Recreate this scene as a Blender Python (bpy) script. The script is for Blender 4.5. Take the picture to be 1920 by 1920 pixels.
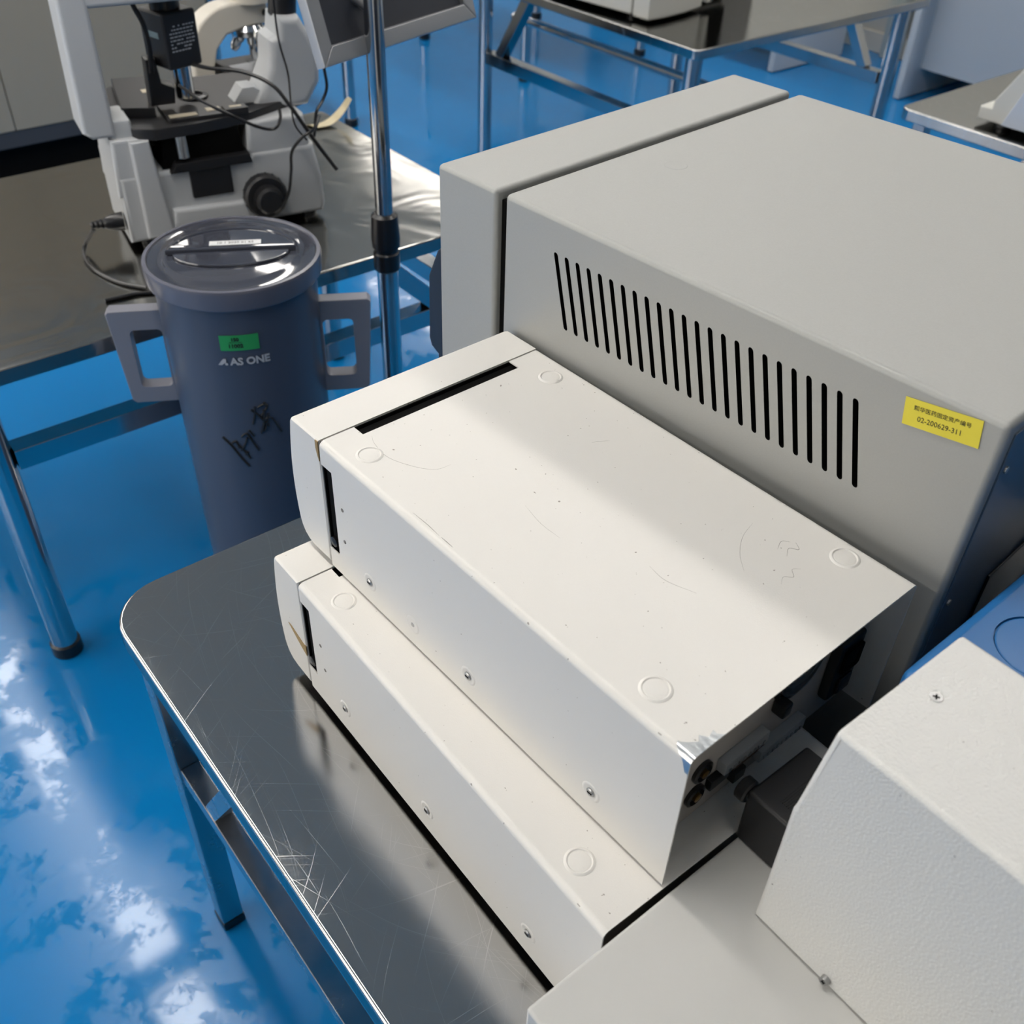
import bpy, bmesh, math, random
from mathutils import Vector, Matrix, Euler
random.seed(7)
scene = bpy.context.scene
for o in list(bpy.data.objects):
    bpy.data.objects.remove(o)
COL = scene.collection
FL = 0.70                      # height of the near table top above the floor; heights below are given from that table top
PI = math.pi

# ------------------------------------------------------------------ camera
cam_d = bpy.data.cameras.new('camera')
cam = bpy.data.objects.new('camera', cam_d)
COL.objects.link(cam)
R = ((0.6222, 0.7823, 0.0293), (0.5154, -0.3812, -0.7675), (-0.5893, 0.4926, -0.6404))   # right, down, forward
r_, d_, f_ = (Vector(v).normalized() for v in R)
m = Matrix.Identity(4)
for i in range(3):
    m[i][0] = r_[i]; m[i][1] = -d_[i]; m[i][2] = -f_[i]
m[0][3], m[1][3], m[2][3] = 0.928, -0.1624, 0.8393 + FL
cam.matrix_world = m
cam_d.sensor_width = 36.0
cam_d.lens = 1894.15 / 1920 * 36.0
cam_d.clip_start = 0.02
cam_d.dof.use_dof = True
cam_d.dof.focus_distance = 0.92
cam_d.dof.aperture_fstop = 9.5
scene.camera = cam

# ------------------------------------------------------------------ world, exposure
world = bpy.data.worlds.new('world')
scene.world = world
world.use_nodes = True
world.node_tree.nodes['Background'].inputs[0].default_value = (0.72, 0.85, 1.0, 1)
world.node_tree.nodes['Background'].inputs[1].default_value = 0.25
scene.view_settings.view_transform = 'Standard'
scene.view_settings.look = 'None'
scene.view_settings.gamma = 1.0
scene.view_settings.use_curve_mapping = False
scene.view_settings.exposure = 0.2
scene.cycles.max_bounces = 6
scene.cycles.diffuse_bounces = 3
scene.cycles.glossy_bounces = 3
scene.cycles.transmission_bounces = 2
scene.cycles.caustics_reflective = False
scene.cycles.adaptive_threshold = 0.02
LAMP = 14.2                      # radiance of the ceiling panels
FILL = 3.2                    # radiance of the added fill panels

# ------------------------------------------------------------------ materials
MATS = {}
def mat(name, col, rough=0.5, metal=0.0, bump=0.0, bscale=400.0, spot=0.0, spot_scale=60.0, spot_col=(0.1, 0.1, 0.1),
        tint=0.0, tscale=8.0, coat=0.0, spec=0.5, trans=0.0, rough_var=0.0, aniso=0.0, alpha=1.0, ior=1.5):
    if name in MATS:
        return MATS[name]
    if metal < 0.1: col = tuple(c * 0.88 for c in col)
    ma = bpy.data.materials.new(name)
    ma.use_nodes = True
    nt = ma.node_tree
    b = nt.nodes['Principled BSDF']
    L = nt.links.new
    b.inputs['Roughness'].default_value = rough
    b.inputs['Metallic'].default_value = metal
    b.inputs['Coat Weight'].default_value = coat
    b.inputs['Coat Roughness'].default_value = 0.08
    b.inputs['Specular IOR Level'].default_value = spec
    b.inputs['Transmission Weight'].default_value = trans
    b.inputs['Anisotropic'].default_value = aniso
    b.inputs['Alpha'].default_value = alpha
    b.inputs['IOR'].default_value = ior
    tc = nt.nodes.new('ShaderNodeTexCoord')
    col4 = (*col, 1)
    b.inputs['Base Color'].default_value = col4
    src = None
    if tint > 0:
        n = nt.nodes.new('ShaderNodeTexNoise'); n.inputs['Scale'].default_value = tscale; n.inputs['Detail'].default_value = 4
        L(tc.outputs['Object'], n.inputs['Vector'])
        mx = nt.nodes.new('ShaderNodeMix'); mx.data_type = 'RGBA'
        mx.inputs[6].default_value = tuple(c * (1 - tint) for c in col) + (1,)
        mx.inputs[7].default_value = tuple(min(1, c * (1 + tint)) for c in col) + (1,)
        L(n.outputs['Fac'], mx.inputs[0]); src = mx.outputs[2]
    if spot > 0:
        v = nt.nodes.new('ShaderNodeTexNoise'); v.inputs['Scale'].default_value = spot_scale; v.inputs['Detail'].default_value = 2
        L(tc.outputs['Object'], v.inputs['Vector'])
        cr = nt.nodes.new('ShaderNodeValToRGB')
        cr.color_ramp.elements[0].position = spot; cr.color_ramp.elements[1].position = spot + 0.02
        L(v.outputs['Fac'], cr.inputs[0])
        mx = nt.nodes.new('ShaderNodeMix'); mx.data_type = 'RGBA'
        if src: L(src, mx.inputs[6])
        else: mx.inputs[6].default_value = col4
        mx.inputs[7].default_value = (*spot_col, 1)
        L(cr.outputs[0], mx.inputs[0]); src = mx.outputs[2]
    if src: L(src, b.inputs['Base Color'])
    if rough_var > 0:
        n = nt.nodes.new('ShaderNodeTexNoise'); n.inputs['Scale'].default_value = 14; n.inputs['Detail'].default_value = 6
        L(tc.outputs['Object'], n.inputs['Vector'])
        mr = nt.nodes.new('ShaderNodeMapRange')
        mr.inputs[1].default_value = 0.3; mr.inputs[2].default_value = 0.7
        mr.inputs[3].default_value = max(0.02, rough - rough_var); mr.inputs[4].default_value = rough + rough_var
        L(n.outputs['Fac'], mr.inputs[0]); L(mr.outputs[0], b.inputs['Roughness'])
    if bump > 0:
        n = nt.nodes.new('ShaderNodeTexNoise'); n.inputs['Scale'].default_value = bscale; n.inputs['Detail'].default_value = 2
        L(tc.outputs['Object'], n.inputs['Vector'])
        bp = nt.nodes.new('ShaderNodeBump'); bp.inputs['Strength'].default_value = bump; bp.inputs['Distance'].default_value = 0.001
        L(n.outputs['Fac'], bp.inputs['Height']); L(bp.outputs['Normal'], b.inputs['Normal'])
    MATS[name] = ma
    return ma

WHITE = mat('warm_white_powder_coat', (0.86, 0.842, 0.805), 0.42, bump=0.10, bscale=900, spot=0.745, spot_scale=230, spot_col=(0.30, 0.27, 0.24), tint=0.02)
WHITE2 = mat('cool_white_powder_coat', (0.80, 0.80, 0.78), 0.36, bump=0.5, bscale=480, spot=0.745, spot_scale=260, spot_col=(0.2, 0.19, 0.18))
WHITE3 = mat('light_grey_white_paint', (0.66, 0.66, 0.64), 0.4, bump=0.06, bscale=900, spot=0.82, spot_scale=60, spot_col=(0.2, 0.19, 0.18))
GREY = mat('light_grey_metallic_paint', (0.375, 0.380, 0.366), 0.44, 0.10, bump=0.10, bscale=1400, tint=0.05, tscale=600, spot=0.83, spot_scale=60, spot_col=(0.15, 0.15, 0.14))
DARK = mat('dark_interior', (0.003, 0.003, 0.003), 0.8, spec=0.1)  # near-black for black parts; also puts shade of slots and hollows into colour
BLACK = mat('black_plastic', (0.012, 0.012, 0.014), 0.42, bump=0.05, bscale=600)
BLACKGLOSS = mat('black_rubber', (0.010, 0.010, 0.012), 0.3)
NAVY = mat('dark_navy_plastic', (0.012, 0.016, 0.028), 0.4)
BLUEPAINT = mat('blue_painted_metal', (0.025, 0.17, 0.46), 0.35, spot=0.78, spot_scale=40, spot_col=(0.012, 0.09, 0.25), bump=0.05, bscale=500)
CHROME = mat('polished_tube', (0.55, 0.56, 0.57), 0.14, 1.0, rough_var=0.05)
STEELTUBE = mat('square_steel_tube', (0.50, 0.50, 0.51), 0.24, 1.0, rough_var=0.08)
SCREW = mat('screw_steel', (0.42, 0.42, 0.42), 0.35, 1.0)
BARE = mat('bare_metal', (0.55, 0.57, 0.58), 0.28, 1.0, bump=0.3, bscale=120)
TAN = mat('tan_primer', (0.38, 0.25, 0.09), 0.5)
SCUFF = mat('scuff', (0.22, 0.20, 0.18), 0.6)
YELLOW = mat('yellow_label', (0.86, 0.74, 0.06), 0.45)
INK = mat('black_ink', (0.015, 0.014, 0.012), 0.5)
GREEN = mat('green_label', (0.03, 0.36, 0.10), 0.45)
PALE = mat('pale_print', (0.48, 0.50, 0.54), 0.4)
PAPER = mat('white_label', (0.80, 0.81, 0.82), 0.45)
JUG = mat('slate_grey_plastic', (0.072, 0.086, 0.125), 0.32)
JUGRIM = mat('grey_lid_plastic', (0.13, 0.135, 0.175), 0.25)
HANDLE = mat('lilac_grey_plastic', (0.24, 0.245, 0.29), 0.4)
LIDGLASS = mat('smoked_clear_plastic', (0.055, 0.060, 0.080), 0.05, coat=0.5)
MWHITE = mat('microscope_white', (0.66, 0.68, 0.70), 0.32)
MCREAM = mat('microscope_cream', (0.70, 0.66, 0.58), 0.35)
STAGE = mat('stage_black', (0.024, 0.024, 0.026), 0.42)
CREAM = mat('cream_tag', (0.62, 0.55, 0.42), 0.5)
TAPE = mat('yellowed_tape', (0.72, 0.62, 0.40), 0.4)
BEIGE = mat('beige_cabinet', (0.33, 0.29, 0.225), 0.5)
PLINTH = mat('charcoal_plinth', (0.05, 0.05, 0.055), 0.5)
DESK = mat('desk_panel_white', (0.62, 0.65, 0.68), 0.4)
DEVICE = mat('device_white', (0.66, 0.66, 0.62), 0.4)
DEVICEB = mat('device_pale_blue', (0.60, 0.66, 0.76), 0.4)
SIGNBACK = mat('sign_backing', (0.042, 0.046, 0.060), 0.5)
ALU = mat('brushed_aluminium', (0.40, 0.41, 0.43), 0.42, 0.75)
BRASS = mat('brass', (0.45, 0.30, 0.12), 0.3, 1.0)
REARPANEL = mat('rear_plate', (0.46, 0.43, 0.40), 0.5)
CONNECTOR = mat('grey_connector', (0.36, 0.38, 0.40), 0.5)
PCB = mat('brown_board', (0.12, 0.06, 0.03), 0.5)
WALLM = mat('wall_paint', (0.50, 0.50, 0.47), 0.6)
CEILM = mat('ceiling_panel', (0.72, 0.67, 0.60), 0.7)

def steel_top():
    ma = mat('brushed_steel_sheet', (0.52, 0.52, 0.515), 0.30, 1.0)
    nt = ma.node_tree; b = nt.nodes['Principled BSDF']; L = nt.links.new
    tc = nt.nodes.new('ShaderNodeTexCoord')
    # broad soft variation of the polish
    n1 = nt.nodes.new('ShaderNodeTexNoise'); n1.inputs['Scale'].default_value = 6; n1.inputs['Detail'].default_value = 6
    L(tc.outputs['Object'], n1.inputs['Vector'])
    mr = nt.nodes.new('ShaderNodeMapRange'); mr.inputs[1].default_value = 0.3; mr.inputs[2].default_value = 0.7
    mr.inputs[3].default_value = 0.14; mr.inputs[4].default_value = 0.20
    L(n1.outputs['Fac'], mr.inputs[0])
    # scratches: stretched noise in several directions, bent a little
    nd = nt.nodes.new('ShaderNodeTexNoise'); nd.inputs['Scale'].default_value = 3.0; nd.inputs['Detail'].default_value = 1
    L(tc.outputs['Object'], nd.inputs['Vector'])
    va = nt.nodes.new('ShaderNodeVectorMath'); va.operation = 'MULTIPLY_ADD'; va.inputs[1].default_value = (.10, .10, 0)
    L(nd.outputs['Color'], va.inputs[0]); L(tc.outputs['Object'], va.inputs[2])
    last = None
    for k, (ang, sc, ln) in enumerate(((0.12, 420, 5), (1.15, 330, 7), (-0.7, 380, 6), (0.55, 450, 4), (2.1, 360, 8), (-0.2, 520, 4))):
        mp = nt.nodes.new('ShaderNodeMapping'); mp.vector_type = 'TEXTURE'; mp.inputs['Rotation'].default_value = (0, 0, ang)
        mp.inputs['Scale'].default_value = (1 / ln, 1 / (sc * 1.5), 1)
        mp.inputs['Location'].default_value = (k * 3.1, k * 1.7, 0)
        L(va.outputs[0], mp.inputs['Vector'])
        n = nt.nodes.new('ShaderNodeTexNoise'); n.inputs['Scale'].default_value = 1.0; n.inputs['Detail'].default_value = 1
        L(mp.outputs[0], n.inputs['Vector'])
        cr = nt.nodes.new('ShaderNodeValToRGB'); cr.color_ramp.elements[0].position = 0.70; cr.color_ramp.elements[1].position = 0.80
        L(n.outputs['Fac'], cr.inputs[0])
        if last is None: last = cr.outputs[0]
        else:
            mm = nt.nodes.new('ShaderNodeMath'); mm.operation = 'MAXIMUM'
            L(last, mm.inputs[0]); L(cr.outputs[0], mm.inputs[1]); last = mm.outputs[0]
    gl = nt.nodes.new('ShaderNodeBsdfAnisotropic'); gl.distribution = 'BECKMANN'; b = gl
    L(gl.outputs[0], nt.nodes['Material Output'].inputs['Surface'])
    ad = nt.nodes.new('ShaderNodeMath'); ad.operation = 'MULTIPLY_ADD'; ad.inputs[1].default_value = 0.07
    L(last, ad.inputs[0]); L(mr.outputs[0], ad.inputs[2]); L(ad.outputs[0], b.inputs['Roughness'])
    mx = nt.nodes.new('ShaderNodeMix'); mx.data_type = 'RGBA'
    mx.inputs[6].default_value = (0.54, 0.535, 0.52, 1); mx.inputs[7].default_value = (0.70, 0.70, 0.69, 1)
    L(last, mx.inputs[0]); L(mx.outputs[2], b.inputs['Color'])
    bp = nt.nodes.new('ShaderNodeBump'); bp.inputs['Strength'].default_value = 0.30; bp.inputs['Distance'].default_value = 0.0010
    L(n1.outputs['Fac'], bp.inputs['Height']); L(bp.outputs['Normal'], b.inputs['Normal'])
    return ma
STEEL = steel_top()

def film_top():
    ma = mat('steel_under_film', (0.36, 0.355, 0.338), 0.16, 1.0)
    nt = ma.node_tree; b = nt.nodes['Principled BSDF']; L = nt.links.new
    tc = nt.nodes.new('ShaderNodeTexCoord')
    n1 = nt.nodes.new('ShaderNodeTexNoise'); n1.inputs['Scale'].default_value = 5; n1.inputs['Detail'].default_value = 2; n1.inputs['Distortion'].default_value = 1.2
    L(tc.outputs['Object'], n1.inputs['Vector'])
    bp = nt.nodes.new('ShaderNodeBump'); bp.inputs['Strength'].default_value = 0.24; bp.inputs['Distance'].default_value = 0.012
    L(n1.outputs['Fac'], bp.inputs['Height']); L(bp.outputs['Normal'], b.inputs['Normal'])
    return ma
FILM = film_top()

def floor_mat():
    ma = mat('blue_epoxy', (0.004, 0.215, 0.58), 0.16)
    nt = ma.node_tree; b = nt.nodes['Principled BSDF']; L = nt.links.new
    tc = nt.nodes.new('ShaderNodeTexCoord')
    n = nt.nodes.new('ShaderNodeTexNoise'); n.inputs['Scale'].default_value = 5.0; n.inputs['Detail'].default_value = 9; n.inputs['Roughness'].default_value = 0.76
    L(tc.outputs['Object'], n.inputs['Vector'])
    cr = nt.nodes.new('ShaderNodeValToRGB')
    e = cr.color_ramp.elements
    e[0].position = 0.485; e[0].color = (0.23, 0.23, 0.23, 1)
    e[1].position = 0.545; e[1].color = (0.07, 0.07, 0.07, 1)
    L(n.outputs['Fac'], cr.inputs[0]); L(cr.outputs[0], b.inputs['Roughness'])
    n2 = nt.nodes.new('ShaderNodeTexNoise'); n2.inputs['Scale'].default_value = 0.8; n2.inputs['Detail'].default_value = 3
    L(tc.outputs['Object'], n2.inputs['Vector'])
    bp = nt.nodes.new('ShaderNodeBump'); bp.inputs['Strength'].default_value = 0.06; bp.inputs['Distance'].default_value = 0.01
    L(n2.outputs['Fac'], bp.inputs['Height']); L(bp.outputs['Normal'], b.inputs['Normal'])
    b.inputs['Specular IOR Level'].default_value = 0.42
    return ma
FLOORM = floor_mat()

def lamp_mat():
    ma = bpy.data.materials.new('lamp_diffuser'); ma.use_nodes = True
    b = ma.node_tree.nodes['Principled BSDF']
    b.inputs['Base Color'].default_value = (0.9, 0.9, 0.9, 1)
    b.inputs['Emission Color'].default_value = (1.0, 0.945, 0.87, 1)
    b.inputs['Emission Strength'].default_value = LAMP
    return ma
LAMPM = lamp_mat()

# ------------------------------------------------------------------ mesh helpers
def weighted(o):
    """keeps big flat faces flat beside their rounded edges"""
    if len(o.data.polygons) > 1:
        md = o.modifiers.new('weighted_normal', 'WEIGHTED_NORMAL')
        md.mode = 'FACE_AREA'; md.weight = 100; md.keep_sharp = True

def obj(name, bm, m, parent=None, loc=(0, 0, 0), rot=(0, 0, 0), angle=35):
    bmesh.ops.recalc_face_normals(bm, faces=bm.faces)
    me = bpy.data.meshes.new(name)
    bm.to_mesh(me); bm.free()
    for p in me.polygons: p.use_smooth = True
    me.set_sharp_from_angle(angle=math.radians(angle))
    if m is not None and len(me.materials) == 0: me.materials.append(m)
    o = bpy.data.objects.new(name, me)
    COL.objects.link(o)
    o.location = loc; o.rotation_euler = rot
    weighted(o)
    if parent: o.parent = parent
    return o

def thing(name, label, cat, loc=(0, 0, 0), rz=0.0, group=None, rot=None):
    o = bpy.data.objects.new(name, None)
    COL.objects.link(o)
    o.empty_display_size = 0.05
    o.location = loc; o.rotation_euler = rot if rot else (0, 0, rz)
    o['label'] = label; o['category'] = cat
    if group: o['group'] = group
    return o

def tag(o, label, cat, group=None):
    o['label'] = label; o['category'] = cat
    if group: o['group'] = group
    return o

def struct(o):
    o['kind'] = 'structure'
    return o

def bx(x0, x1, y0, y1, z0, z1, bev=0.0, seg=2, bm=None):
    own = bmesh.new()
    bmesh.ops.create_cube(own, size=1.0)
    for v in own.verts:
        v.co = Vector((x0 + (v.co.x + .5) * (x1 - x0), y0 + (v.co.y + .5) * (y1 - y0), z0 + (v.co.z + .5) * (z1 - z0)))
    if bev > 0:
        bmesh.ops.bevel(own, geom=list(own.edges), offset=bev, segments=seg, affect='EDGES', profile=0.5)
    return merge(bm, own)

def merge(bm, own):
    if bm is None: return own
    me = bpy.data.meshes.new('tmp'); own.to_mesh(me); own.free()
    bm.from_mesh(me); bpy.data.meshes.remove(me)
    return bm

def xform(bm, mtx):
    bmesh.ops.transform(bm, matrix=mtx, verts=bm.verts)
    return bm

def axis_matrix(d):
    d = Vector(d).normalized()
    return d.to_track_quat('Z', 'Y').to_matrix().to_4x4()

def lathe(profile, seg=32, origin=(0, 0, 0), axis=(0, 0, 1), bm=None):
    own = bmesh.new()
    rings = []
    for r, z in profile:
        if r < 1e-6: rings.append([own.verts.new((0, 0, z))])
        else: rings.append([own.verts.new((r * math.cos(2 * PI * k / seg), r * math.sin(2 * PI * k / seg), z)) for k in range(seg)])
    for a, b in zip(rings, rings[1:]):
        for k in range(seg):
            k2 = (k + 1) % seg
            if len(a) == 1 and len(b) == 1: continue
            if len(a) == 1: own.faces.new((a[0], b[k], b[k2]))
            elif len(b) == 1: own.faces.new((a[k], a[k2], b[0]))
            else: own.faces.new((a[k], a[k2], b[k2], b[k]))
    if len(rings[0]) > 1: own.faces.new(rings[0])
    if len(rings[-1]) > 1: own.faces.new(rings[-1])
    xform(own, Matrix.Translation(origin) @ axis_matrix(axis))
    return merge(bm, own)

def cyl(p0, p1, r, seg=20, bev=0.0, bm=None, r2=None):
    p0, p1 = Vector(p0), Vector(p1)
    h = (p1 - p0).length
    r2 = r if r2 is None else r2
    if bev > 0: prof = [(r - bev, 0), (r, bev), (r2, h - bev), (r2 - bev, h)]
    else: prof = [(r, 0), (r2, h)]
    return lathe(prof, seg, p0, p1 - p0, bm)

def prism(poly, h0, h1, bev=0.0, seg=2, plane='xy', bm=None):
    """polygon extruded from h0 to h1 along the axis across its plane"""
    own = bmesh.new()
    def P(a, b, h):
        return {'xy': (a, b, h), 'xz': (a, h, b), 'yz': (h, a, b)}[plane]
    v0 = [own.verts.new(P(a, b, h0)) for a, b in poly]
    v1 = [own.verts.new(P(a, b, h1)) for a, b in poly]
    own.faces.new(v0); own.faces.new(v1)
    n = len(poly)
    for i in range(n):
        j = (i + 1) % n
        own.faces.new((v0[i], v0[j], v1[j], v1[i]))
    bmesh.ops.recalc_face_normals(own, faces=own.faces)
    if bev > 0:
        es = [e for e in own.edges if (e.verts[0] in v0) == (e.verts[1] in v0)]
        bmesh.ops.bevel(own, geom=es, offset=bev, segments=seg, affect='EDGES', profile=0.5)
    return merge(bm, own)

def rrect(x0, x1, y0, y1, r, n=8):
    rs = r if isinstance(r, (tuple, list)) else (r, r, r, r)     # corners: (x0,y0),(x1,y0),(x1,y1),(x0,y1)
    out = []
    for (cx, cy, a0), q in zip(((x0, y0, PI), (x1, y0, 1.5 * PI), (x1, y1, 0), (x0, y1, .5 * PI)), rs):
        ccx = cx + (q if cx == x0 else -q); ccy = cy + (q if cy == y0 else -q)
        for k in range(n + 1):
            a = a0 + k / n * PI / 2
            out.append((ccx + q * math.cos(a), ccy + q * math.sin(a)))
    return out

def smooth_path(pts, sub=8):
    pts = [Vector(p) for p in pts]
    P = [pts[0] * 2 - pts[1]] + pts + [pts[-1] * 2 - pts[-2]]
    out = []
    for i in range(1, len(P) - 2):
        for k in range(sub):
            t = k / sub
            a, b, c, d = P[i - 1], P[i], P[i + 1], P[i + 2]
            out.append(0.5 * ((2 * b) + (c - a) * t + (2 * a - 5 * b + 4 * c - d) * t * t + (3 * b - a - 3 * c + d) * t ** 3))
    out.append(pts[-1])
    return out

def sweep(path, r, seg=10, bm=None):
    own = bmesh.new()
    rings = []
    up = Vector((0.13, 0.21, 0.97)).normalized()
    for i, p in enumerate(path):
        t = (path[min(i + 1, len(path) - 1)] - path[max(i - 1, 0)]).normalized()
        n = up - t * up.dot(t)
        if n.length < 1e-4: n = Vector((1, 0, 0)) - t * t.x
        n.normalize(); up = n
        b = t.cross(n)
        rr = r(i / (len(path) - 1)) if callable(r) else r
        rings.append([own.verts.new(p + (n * math.cos(2 * PI * k / seg) + b * math.sin(2 * PI * k / seg)) * rr) for k in range(seg)])
    for a, b in zip(rings, rings[1:]):
        for k in range(seg):
            own.faces.new((a[k], a[(k + 1) % seg], b[(k + 1) % seg], b[k]))
    own.faces.new(rings[0]); own.faces.new(rings[-1])
    return merge(bm, own)

def square_bar(p0, p1, w, bev=0.002, bm=None):
    p0, p1 = Vector(p0), Vector(p1)
    own = bx(-w / 2, w / 2, -w / 2, w / 2, 0, (p1 - p0).length, bev, 2)
    d = (p1 - p0).normalized()
    if abs(d.z) > .999: q = Matrix.Identity(4)
    else:
        z = d; x = Vector((0, 0, 1)).cross(z).normalized(); y = z.cross(x)
        q = Matrix(((x.x, y.x, z.x, 0), (x.y, y.y, z.y, 0), (x.z, y.z, z.z, 0), (0, 0, 0, 1)))
    if abs(d.z) > .999 and d.z < 0: q = Matrix.Rotation(PI, 4, 'X')
    xform(own, Matrix.Translation(p0) @ q)
    return merge(bm, own)

def cut(bm, cutter, m_main, m_cut):
    """boolean difference; faces made by the cutter take the second material"""
    def tmp(b, mats):
        bmesh.ops.recalc_face_normals(b, faces=b.faces)
        me = bpy.data.meshes.new('tmp'); b.to_mesh(me); b.free()
        for q in mats: me.materials.append(q)
        o = bpy.data.objects.new('tmp', me); COL.objects.link(o); return o
    a = tmp(bm, (m_main, m_cut))
    for f in cutter.faces: f.material_index = 1
    c = tmp(cutter, (m_main, m_cut))
    md = a.modifiers.new('b', 'BOOLEAN'); md.operation = 'DIFFERENCE'; md.object = c; md.solver = 'EXACT'
    bpy.context.view_layer.update()
    dg = bpy.context.evaluated_depsgraph_get()
    me = bpy.data.meshes.new_from_object(a.evaluated_get(dg))
    for o in (a, c):
        d = o.data; bpy.data.objects.remove(o); bpy.data.meshes.remove(d)
    return me

def obj_me(name, me, parent=None, loc=(0, 0, 0), rot=(0, 0, 0), angle=35):
    me.name = name
    for p in me.polygons: p.use_smooth = True
    me.set_sharp_from_angle(angle=math.radians(angle))
    o = bpy.data.objects.new(name, me); COL.objects.link(o)
    o.location = loc; o.rotation_euler = rot
    weighted(o)
    if parent: o.parent = parent
    return o

def text_bm(body, size, extrude=0.0001, font_shear=0.0, bend=None, bold=0.0):
    c = bpy.data.curves.new('tmp', 'FONT')
    c.body = body; c.size = size; c.extrude = extrude; c.align_x = 'CENTER'; c.align_y = 'CENTER'; c.shear = font_shear
    c.resolution_u = 3; c.offset = bold
    o = bpy.data.objects.new('tmp', c); COL.objects.link(o)
    bpy.context.view_layer.update()
    me = bpy.data.meshes.new_from_object(o.evaluated_get(bpy.context.evaluated_depsgraph_get()))
    b = bmesh.new(); b.from_mesh(me)
    bpy.data.objects.remove(o); bpy.data.curves.remove(c); bpy.data.meshes.remove(me)
    if bend: bmesh.ops.subdivide_edges(b, edges=b.edges, cuts=1)
    return b

def ribbon(pts, w, t=0.0002):
    """thin flat strip through points lying in the local xy plane (z given)"""
    path = smooth_path(pts, 6)
    own = bmesh.new(); L = []; Rr = []
    n = len(path)
    for i, p in enumerate(path):
        d = (path[min(i + 1, n - 1)] - path[max(i - 1, 0)]); d.z = 0; d.normalize()
        s = Vector((-d.y, d.x, 0)); ww = w * math.sin(PI * (0.08 + 0.84 * i / (n - 1)))
        L.append(own.verts.new(p + s * ww / 2)); Rr.append(own.verts.new(p - s * ww / 2))
    for i in range(n - 1): own.faces.new((L[i], L[i + 1], Rr[i + 1], Rr[i]))
    geo = bmesh.ops.extrude_face_region(own, geom=list(own.faces))
    bmesh.ops.translate(own, vec=(0, 0, t), verts=[v for v in geo['geom'] if isinstance(v, bmesh.types.BMVert)])
    return own

def Z(p): return (p[0], p[1], p[2] + FL)

# ================================================================== the setting
X0, X1, Y0, Y1, ZC = -6.4, 3.0, -3.2, 5.05, 2.8
struct(obj('floor', bx(X0, X1, Y0, Y1, -0.1, 0), FLOORM))
struct(obj('ceiling', bx(X0, X1, Y0, Y1, ZC, ZC + 0.1), CEILM))
struct(obj('wall_back', bx(X0 - .1, X1 + .1, Y1, Y1 + 0.1, -0.1, ZC + .1), WALLM))
struct(obj('wall_front', bx(X0 - .1, X1 + .1, Y0 - 0.1, Y0, -0.1, ZC + .1), WALLM))
struct(obj('wall_left', bx(X0 - 0.1, X0, Y0, Y1, -0.1, ZC + .1), WALLM))
struct(obj('wall_right', bx(X1, X1 + 0.1, Y0, Y1, -0.1, ZC + .1), WALLM))
struct(obj('baseboard_back', bx(X0, X1, Y1 - 0.02, Y1, 0, 0.1, 0.004), mat('baseboard_cream', (0.66, 0.64, 0.58), 0.5)))

# added glowing fill panels, unseen, on the wall behind the camera's left shoulder
FILLM = bpy.data.materials.new('daylit_frosted_glass'); FILLM.use_nodes = True
_b = FILLM.node_tree.nodes['Principled BSDF']
_b.inputs['Base Color'].default_value = (0.8, 0.85, 0.9, 1); _b.inputs['Roughness'].default_value = 0.4
_b.inputs['Emission Color'].default_value = (1.0, 0.925, 0.82, 1); _b.inputs['Emission Strength'].default_value = FILL
FRM = mat('window_frame_white', (0.7, 0.7, 0.7), 0.4)
for n, wx in enumerate((-4.6, -2.5, -0.4)):
    b = None
    for a0, a1, z0, z1 in ((-.9, .9, .80, .86), (-.9, .9, 2.34, 2.40), (-.9, -.84, .86, 2.34), (.84, .9, .86, 2.34), (-.03, .03, .86, 2.34)):
        b = bx(a0, a1, 0, .06, z0, z1, bm=b)
    wo = struct(obj('window_%d' % (n + 1), b, FRM, None, (wx, Y0, 0)))
    for a0, a1 in ((-.84, -.03), (.03, .84)):
        obj('pane', bx(a0, a1, .015, .030, .86, 2.34), FILLM, wo)

# ------------------------------------------------------------------ ceiling lights
def ceiling_light(x, y, lx=2.3, ly=0.20):
    t = thing('ceiling_light', 'long white ceiling lamp panel, mirrored as a pale streak in the blue floor', 'ceiling light', (x, y, ZC), 0, 'rows of long ceiling lamps')
    fr = bx(-lx / 2 - .02, lx / 2 + .02, -ly / 2 - .02, -ly / 2, -.035, 0)
    bx(-lx / 2 - .02, lx / 2 + .02, ly / 2, ly / 2 + .02, -.035, 0, bm=fr)
    bx(-lx / 2 - .02, -lx / 2, -ly / 2, ly / 2, -.035, 0, bm=fr)
    bx(lx / 2, lx / 2 + .02, -ly / 2, ly / 2, -.035, 0, bm=fr)
    obj('frame', fr, PAPER, t)
    obj('diffuser', bx(-lx / 2, lx / 2, -ly / 2, ly / 2, -.025, -.005), LAMPM, t)
for yy in (-2.1, 0.06, 1.98, 4.2):
    for xx in (-5.2, -2.75, -0.3):
        ceiling_light(xx, yy)

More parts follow.
